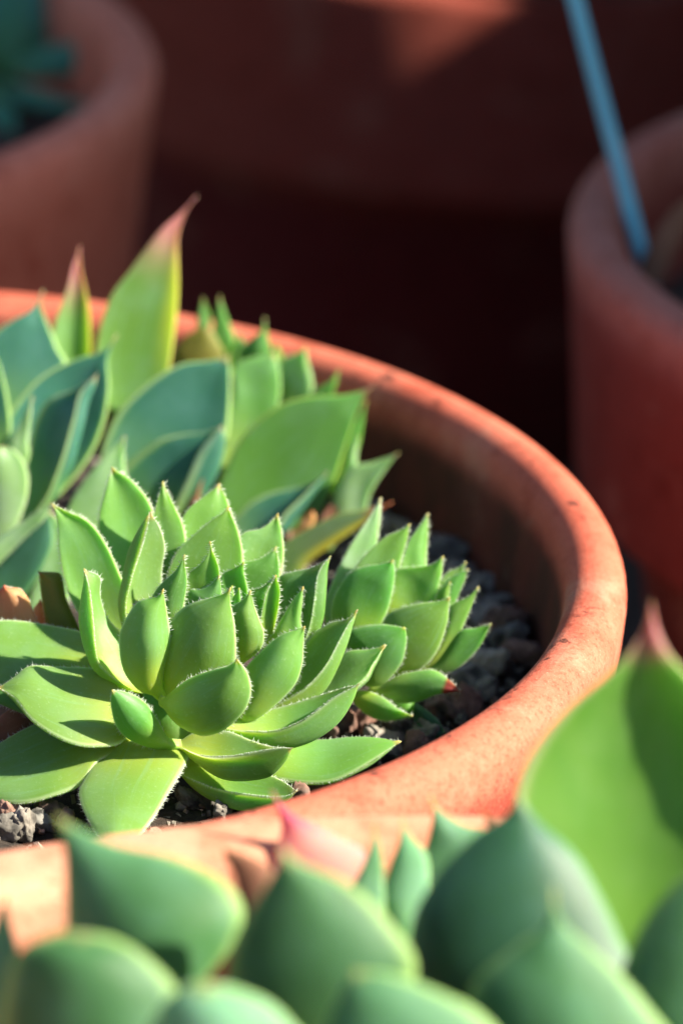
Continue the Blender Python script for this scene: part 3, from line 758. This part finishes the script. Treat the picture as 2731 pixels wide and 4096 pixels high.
Rr((1480, 2755), (1842, 2766), [(1530, 2735), (1601, 2700), (1680, 2683), (1738, 2682), (1790, 2715)], [(1510, 2800), (1573, 2814), (1672, 2808), (1742, 2780), (1800, 2772)], 6, 11, bulge=.18, mat=M_REDTIP, label="leaf with a withered red tip")
Rr((1400, 2765), (1648, 2864), [(1461, 2764), (1531, 2790), (1590, 2835)], [(1405, 2800), (1461, 2857), (1531, 2885), (1603, 2878)], 6, 11, bulge=.1)
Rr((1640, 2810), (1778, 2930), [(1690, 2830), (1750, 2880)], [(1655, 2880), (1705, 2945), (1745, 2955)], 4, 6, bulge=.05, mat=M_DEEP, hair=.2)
Rr((1480, 2760), (1660, 2800), [(1560, 2770), (1620, 2775)], [(1560, 2860), (1640, 2880)], 4, 5, bulge=.2, mat=M_BUD, hair=0, name="stem")

# ---- big blue-green rosette behind
PB, DB = plant("houseleek_rosette", (46.0, 46.0, -12.0), "large blue-green rosette behind the downy one, with a tall pink-pointed leaf")
def Bb(base, tip, L, R, db, dt, mat=M_TEAL, hair=0.0, **kw):
    kw.setdefault("thick", 2.0)
    return leaf(PB, DB, base, tip, L, R, db, dt, mat=mat, hair=hair, **kw)
Bb((520, 1850), (780, 792), [(430, 1620), (380, 1420), (435, 1200), (520, 1080), (640, 920), (715, 855)], [(640, 1650), (690, 1400), (711, 1200), (712, 1050), (712, 950), (738, 860)], -4, -10, mat=M_TALL, bulge=-.10, label="tall leaf with a curled pink point")
Bb((560, 2120), (912, 1425), [(450, 2000), (400, 1850), (459, 1668), (571, 1546), (714, 1458), (840, 1442)], [(720, 2060), (816, 1954), (898, 1801), (922, 1640), (922, 1500)], 0, -1, bulge=-.06)
Bb((600, 2150), (890, 1704), [(460, 2050), (470, 1900), (612, 1772), (714, 1738), (816, 1728)], [(690, 2050), (714, 1995), (755, 1903), (796, 1811), (840, 1755)], 4, 5,
   K=[(700, 2075), (775, 2005), (837, 1923), (887, 1821), (898, 1750)], dl=-2.5, dr=1.5, dk=0)
Bb((800, 2180), (1484, 1550), [(850, 2000), (918, 1832), (980, 1730), (1102, 1627), (1224, 1587), (1380, 1577)], [(1080, 2150), (1250, 2080), (1316, 1974), (1357, 1872), (1405, 1720), (1435, 1630)], 1, 2, bulge=-.04, mat=M_BROAD)
Bb((900, 1950), (1102, 1412), [(860, 1800), (930, 1600), (935, 1470), (1000, 1432)], [(1060, 1800), (1115, 1620), (1120, 1500)], -5, -8, bulge=-.06, mat=M_SHADY)
Bb((860, 2250), (1308, 1892), [(900, 2150), (942, 2067), (1005, 2004), (1096, 1966), (1180, 1950), (1250, 1928)], [(1000, 2200), (1110, 2100), (1140, 2054), (1200, 1997), (1262, 1935)], 6, 6,
   K=[(1050, 2225), (1131, 2131), (1181, 2067), (1239, 1997), (1292, 1925)], dl=-2.5, dr=1.5, dk=0)
Bb((1000, 2400), (1562, 2013), [(1070, 2250), (1131, 2175), (1237, 2110), (1356, 2055), (1447, 2040)], [(1180, 2340), (1223, 2260), (1349, 2168), (1465, 2085)], 10, 12, mat=M_OLIVE, bulge=-.05, label="olive leaf with a purple flush and orange-red point")
Bb((1300, 2200), (1589, 1815), [(1330, 2000), (1398, 1874), (1490, 1848)], [(1440, 2100), (1482, 1975), (1538, 1885)], 2, 5, bulge=-.05, mat=M_PALE)
Bb((1330, 1980), (1464, 1608), [(1380, 1780), (1430, 1670)], [(1425, 1820), (1452, 1700)], -1, 1.2, bulge=0, mat=M_SHADY)
Bb((1330, 2050), (1434, 1745), [(1380, 1880), (1410, 1790)], [(1415, 1920), (1430, 1820)], 0, 2, bulge=0, mat=M_PALE)
Bb((330, 2300), (497, 1748), [(260, 2110), (286, 2005), (367, 1883), (445, 1800)], [(480, 2100), (505, 1950), (495, 1820)], 12, 13, mat=M_PALE, bulge=-.06, hair=.4)
Bb((740, 2080), (810, 1918), [(752, 2020), (785, 1955)], [(790, 2020), (803, 1960)], 8, 9, mat=M_BROWN, bulge=.1)
Bb((1180, 2150), (1250, 2045), [(1200, 2090), (1228, 2055)], [(1240, 2120), (1262, 2070)], 8, 9, mat=M_DRY, bulge=.1, label="dried orange scale")
Bb((1260, 2130), (1385, 2000), [(1290, 2060), (1330, 2010)], [(1320, 2080), (1370, 2030)], 3, 3, mat=M_BROWN, bulge=.1)

# ---- rosette at the left edge
PL, DL = plant("houseleek_rosette", (15.0, 40.0, -12.0), "grey-green rosette crowding the left of the large blue-green one, one leaf purple-flushed and pink-pointed")
def Ll(base, tip, L, R, db, dt, mat=M_TEAL, hair=0.0, **kw):
    kw.setdefault("thick", 2.0)
    return leaf(PL, DL, base, tip, L, R, db, dt, mat=mat, hair=hair, **kw)
Ll((60, 1800), (172, 1164), [(-100, 1450), (-20, 1330), (60, 1275), (125, 1237)], [(260, 1500), (230, 1390), (190, 1290), (164, 1225)], -6, -9, bulge=-.05)
Ll((240, 1800), (318, 992), [(190, 1500), (215, 1310), (270, 1150), (292, 1060)], [(350, 1500), (362, 1300), (345, 1160), (326, 1080)], -8, -12, mat=M_TALL, bulge=-.25)
Ll((-20, 2200), (462, 1346), [(-60, 1900), (0, 1720), (61, 1617), (163, 1505), (306, 1434), (410, 1405)], [(60, 2150), (102, 2107), (245, 1974), (357, 1832), (418, 1689), (438, 1546), (430, 1440)], 0, 0, bulge=-.14)
Ll((40, 2180), (387, 1498), [(60, 2050), (110, 1800), (150, 1660), (204, 1590), (300, 1554)], [(180, 2000), (224, 1903), (255, 1811), (294, 1668), (320, 1570)], 4, 6,
   K=[(200, 2015), (236, 1930), (280, 1850), (314, 1730), (352, 1610), (381, 1540)], dl=-2.5, dr=1.5, dk=0)
Ll((0, 2050), (129, 1588), [(0, 1900), (30, 1780), (82, 1690)], [(110, 1850), (114, 1760), (122, 1680)], 6, 9, bulge=.1, mat=M_PALE, hair=.3)
Ll((-60, 2250), (15, 1785), [(-170, 2050), (-120, 1870), (-40, 1800)], [(40, 2150), (102, 2010), (112, 1900), (75, 1820)], 9, 12, bulge=.02, wave=.35, mat=M_PALE, hair=.3)
Ll((-20, 1900), (-25, 1400), [(-170, 1700), (-120, 1500)], [(40, 1750), (36, 1620), (8, 1490)], 2, 2, bulge=-.1)
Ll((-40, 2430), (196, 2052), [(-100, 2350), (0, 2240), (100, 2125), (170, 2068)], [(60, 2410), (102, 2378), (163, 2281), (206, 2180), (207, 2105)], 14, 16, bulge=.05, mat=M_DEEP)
Ll((-150, 2300), (207, 2014), [(-80, 2200), (0, 2145), (85, 2090), (150, 2048)], [(-60, 2295), (0, 2252), (60, 2190), (120, 2130), (176, 2080)], 16, 18, bulge=.1, mat=M_PALE, hair=.4)
Ll((150, 2570), (202, 2050), [(110, 2430), (150, 2300), (180, 2220), (196, 2140), (198, 2080)], [(230, 2500), (285, 2350), (290, 2200), (250, 2100)], 13, 14, bulge=-.05, mat=M_PALE, hair=.3)

# ---- little rosette right at the back of the pot
PC, DC = plant("houseleek_rosette", (49.0, 76.0, -13.0), "little rosette of thin-pointed leaves against the back rim of the speck-rimmed pot")
def Cc(base, tip, L, R, db, dt, mat=M_FRESH, **kw):
    kw.setdefault("thick", 1.4)
    return leaf(PC, DC, base, tip, L, R, db, dt, mat=mat, **kw)
Cc((820, 1600), (813, 1193), [(775, 1420), (792, 1270)], [(845, 1420), (838, 1270)], 9, 10, bulge=0, mat=M_SHADY)
Cc((900, 1600), (878, 1188), [(850, 1400), (860, 1270)], [(945, 1400), (908, 1270)], 10, 12, bulge=0, mat=M_SHADY)
Cc((800, 1620), (832, 1306), [(690, 1450), (725, 1360), (790, 1316)], [(895, 1450), (865, 1350)], 11, 13, bulge=.1, mat=M_WITHER)
Cc((1000, 1620), (1058, 1274), [(955, 1420), (1005, 1355), (1045, 1322)], [(1085, 1460), (1070, 1340)], 13, 17, bulge=.05, mat=M_SHADY)
Cc((1130, 1660), (1222, 1386), [(1105, 1490), (1135, 1435), (1190, 1412)], [(1248, 1570), (1232, 1450)], 15, 20.5, bulge=.05, mat=M_PALE)
Cc((1180, 1700), (1355, 1480), [(1240, 1575), (1310, 1532)], [(1310, 1610), (1345, 1540)], 16, 24.5, bulge=.05, mat=M_PALE)
Cc((950, 1600), (957, 1330), [(925, 1420)], [(990, 1420)], 12, 13, bulge=.05, mat=M_SHADY)
Cc((1090, 1600), (1107, 1372), [(1070, 1450)], [(1135, 1450)], 15, 18, bulge=.05)

# ---- plants of the front pot, out of focus
PF, DF = plant("houseleek_rosette", at(1200, 4350, 428.0), "broad dark green rosette close up in the pale-rimmed pot, leaves upright and blurred")
def Ff(base, tip, L, R, db, dt, mat=M_FRONT, **kw):
    kw.setdefault("thick", 2.2)
    return leaf(PF, DF, base, tip, L, R, db, dt, mat=mat, **kw)
Ff((650, 4150), (228, 3268), [(330, 3900), (270, 3750), (262, 3550), (256, 3400)], [(750, 4000), (920, 3800), (975, 3650), (900, 3530), (700, 3430), (450, 3375)], 0, -4, bulge=.18)
Ff((1200, 4500), (1132, 3395), [(950, 4300), (905, 3950), (940, 3750), (1040, 3580), (1100, 3480)], [(1500, 4300), (1665, 3900), (1560, 3690), (1400, 3540), (1220, 3460)], 4, 8, bulge=.15, mat=M_FRONT)
Ff((400, 4600), (330, 3738), [(30, 4200), (20, 3950), (80, 3800), (200, 3750)], [(800, 4300), (720, 3990), (620, 3860), (500, 3780)], 12, 16, bulge=.2)
Ff((900, 4650), (820, 3945), [(590, 4250), (630, 4050), (720, 3965)], [(1270, 4300), (1160, 4090), (1040, 3995)], 18, 24, bulge=.2, mat=M_FRONTPALE)
Ff((1650, 4700), (1420, 3885), [(1250, 4300), (1290, 4100), (1360, 3970)], [(2120, 4400), (1960, 4090), (1750, 3965), (1560, 3900)], 14, 18, bulge=.15)
Ff((0, 4150), (22, 3570), [(-60, 3900), (-20, 3700)], [(70, 3850), (45, 3700)], -6, -8, bulge=.1, mat=M_FRONTPALE)
Ff((1150, 3820), (1470, 3620), [(1200, 3650), (1330, 3590)], [(1300, 3780), (1420, 3720)], 2, 0, bulge=.05, mat=M_FRONTPALE)

PG, DG = plant("houseleek_rosette", at(2250, 4400, 432.0), "broad blurred rosette with one big bright green pink-pointed leaf above dark leaves")
def Gg(base, tip, L, R, db, dt, mat=M_FRONT, **kw):
    kw.setdefault("thick", 2.2)
    return leaf(PG, DG, base, tip, L, R, db, dt, mat=mat, **kw)
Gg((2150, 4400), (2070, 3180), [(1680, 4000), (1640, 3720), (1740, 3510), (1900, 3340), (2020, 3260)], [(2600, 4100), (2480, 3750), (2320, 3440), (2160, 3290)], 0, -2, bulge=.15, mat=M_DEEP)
Gg((2400, 3950), (2606, 2425), [(2060, 3550), (2050, 3250), (2100, 3050), (2250, 2850), (2450, 2680), (2550, 2560)], [(2950, 3500), (2950, 3050), (2800, 2760), (2690, 2630), (2640, 2540)], -8, -8, bulge=-.14, wave=.4, mat=M_BIG)
Gg((2250, 4600), (2215, 3560), [(1900, 4250), (1880, 3960), (2050, 3790), (2180, 3700)], [(2720, 4300), (2570, 4000), (2360, 3790), (2250, 3690)], 12, 14, bulge=.15, mat=M_FRONT)
Gg((2850, 4600), (2900, 3450), [(2430, 4200), (2480, 3900), (2600, 3650), (2750, 3500)], [(3200, 4300), (3150, 3800), (3000, 3550)], 8, 8, bulge=.12, mat=M_FRONT)

PS, DS = plant("houseleek_rosette", at(1600, 3800, 462.0), "small pale rosette with one pink leaf, peeping over broad dark leaves beside the pale rim")
def Ss(base, tip, L, R, db, dt, mat=M_FRONTPALE, **kw):
    kw.setdefault("thick", 1.6)
    return leaf(PS, DS, base, tip, L, R, db, dt, mat=mat, **kw)
Ss((1430, 3900), (1495, 3305), [(1330, 3680), (1400, 3560), (1470, 3420)], [(1530, 3720), (1535, 3520), (1522, 3390)], 4, 2, bulge=.05)
Ss((1620, 3850), (1606, 3280), [(1520, 3650), (1560, 3460), (1595, 3370)], [(1710, 3600), (1710, 3430), (1650, 3355)], 2, 0, bulge=.1)
Ss((1780, 3750), (1722, 3190), [(1660, 3540), (1705, 3380), (1730, 3270)], [(1900, 3520), (1965, 3340), (1860, 3305), (1770, 3250)], -1, -3, bulge=.05)
Ss((1980, 3600), (1922, 3236), [(1930, 3430), (1950, 3320)], [(2010, 3430), (1990, 3300)], -2, -3, bulge=.1, mat=M_BROWN)
Ss((1200, 3850), (1090, 3170), [(1060, 3620), (1085, 3450), (1125, 3330), (1115, 3255)], [(1380, 3650), (1480, 3440), (1330, 3335), (1200, 3275), (1140, 3228)], -4, -7, bulge=.06, mat=M_PINK, label="pink leaf with a crimson point")
Ss((1020, 3800), (893, 3390), [(960, 3600), (930, 3490), (900, 3435)], [(1095, 3620), (1090, 3490), (1000, 3425)], 16, 16, bulge=.1, mat=M_BROWN, label="withered brown leaf")

# ---- plant in the shaded pot at the back left
PP, DP = plant("slender_succulent", (-60.0, 205.0, -18.0), "blurred succulent with slender teal leaves in the dusty pink pot")
DP = 845.0
PP.location = Vector([float(c) * MM for c in hitz(20, 330, -16.0)])
DP = depth_of(hitz(20, 330, -16.0))
def Pp(base, tip, L, R, db, dt, mat=M_FAR, **kw):
    kw.setdefault("thick", 3.0)
    return leaf(PP, DP, base, tip, L, R, db, dt, mat=mat, **kw)
Pp((0, 290), (400, 205), [(130, 205), (270, 168)], [(150, 318), (310, 285)], 0, 8, bulge=.1)
Pp((-20, 330), (370, 425), [(110, 345), (240, 385)], [(60, 410), (220, 440)], 2, 18, bulge=.1)
Pp((60, 290), (210, -260), [(30, 120), (40, -100)], [(255, 150), (280, -60)], -6, -8, bulge=.1)
Pp((0, 320), (20, -220), [(-110, 200), (-110, 0)], [(110, 200), (120, 0)], 0, 0, bulge=.1)
Pp((-40, 340), (45, 560), [(-50, 450)], [(62, 450)], 4, 24, bulge=.1)
Pp((-40, 330), (-160, 100), [(-120, 260)], [(-60, 200)], 2, 10, bulge=.1)

# ---- dried leaf in the right pot
pr_pos = (196.0, 140.0, -20.0)
PQ, DQ = plant("dried_leaf", pr_pos, "grey dried leaf on the soil beside the blue rod", "leaf")
o = leaf(PQ, DQ, (2560, 1180), (2800, 760), [(2560, 1060), (2620, 940), (2700, 830)], [(2640, 1130), (2700, 1010), (2770, 880)], 0, -8, bulge=.1, mat=M_BROWN, name="leaf_blade")

# ------------------------------------------------------------------ blue rod
def rod(name, pts, rad, mat, label):
    P = np.array(pts, float); n = 16
    V, Fc = [], []
    for i, p in enumerate(P):
        t = P[min(i + 1, len(P) - 1)] - P[max(i - 1, 0)]; t /= np.linalg.norm(t)
        e1 = np.cross(t, [0, 1, 0]); e1 /= np.linalg.norm(e1); e2 = np.cross(t, e1)
        for j in range(n):
            a = 2 * math.pi * j / n
            V.append(p + rad * (e1 * math.cos(a) + e2 * math.sin(a)))
    for i in range(len(P) - 1):
        for j in range(n):
            Fc.append((i * n + j, i * n + (j + 1) % n, (i + 1) * n + (j + 1) % n, (i + 1) * n + j))
    Fc.append(tuple(range(n))[::-1]); Fc.append(tuple((len(P) - 1) * n + j for j in range(n)))
    org = P[0]
    o = mesh_obj(name, np.array(V) - org, Fc, mat)
    o.location = Vector(org * MM)
    tag(o, label, "plant stake")
    return o
rb = at(2625, 1230, 712.0)
rt_ = at(2262, -120, 700.0)
cv, _ = catmull([(2625, 1230, 712), (2560, 1000, 711), (2480, 680, 708), (2400, 380, 705), (2325, 90, 702), (2262, -160, 700), (2190, -480, 698)], 28)
rod("plant_stake", [at(*c) for c in cv], 1.25, M_BLUE, "thin leaning blue plastic rod stuck in the shaded pot")

# speck of dirt on the lip of the dark pot
sp_n = 18
sv, sf = [], []
for D_ in np.arange(900.0, 1200.0, 0.5):
    sp = at(1772, 537, D_)
    if math.hypot(sp[0] - 88.0, sp[1] - 570.0) < 100.2: break
for i in range(5):
    for j in range(sp_n):
        a = 2 * math.pi * j / sp_n; rr = 0.95 * math.cos(i * math.pi / 8.2) * (1 + .12 * math.sin(3 * a))
        sv.append((rr * math.cos(a), -0.5 * math.sin(i * math.pi / 8.2), rr * math.sin(a)))
for i in range(4):
    for j in range(sp_n):
        sf.append((i * sp_n + j, i * sp_n + (j + 1) % sp_n, (i + 1) * sp_n + (j + 1) % sp_n, (i + 1) * sp_n + j))
sf.append(tuple(4 * sp_n + j for j in range(sp_n)))
bpy.context.view_layer.update()
so = mesh_obj("dirt_speck", sv, sf, M_SOIL)
so.parent = POT_BACK
so.matrix_parent_inverse = POT_BACK.matrix_world.inverted()
so.location = Vector(sp * MM)
bpy.context.view_layer.update()
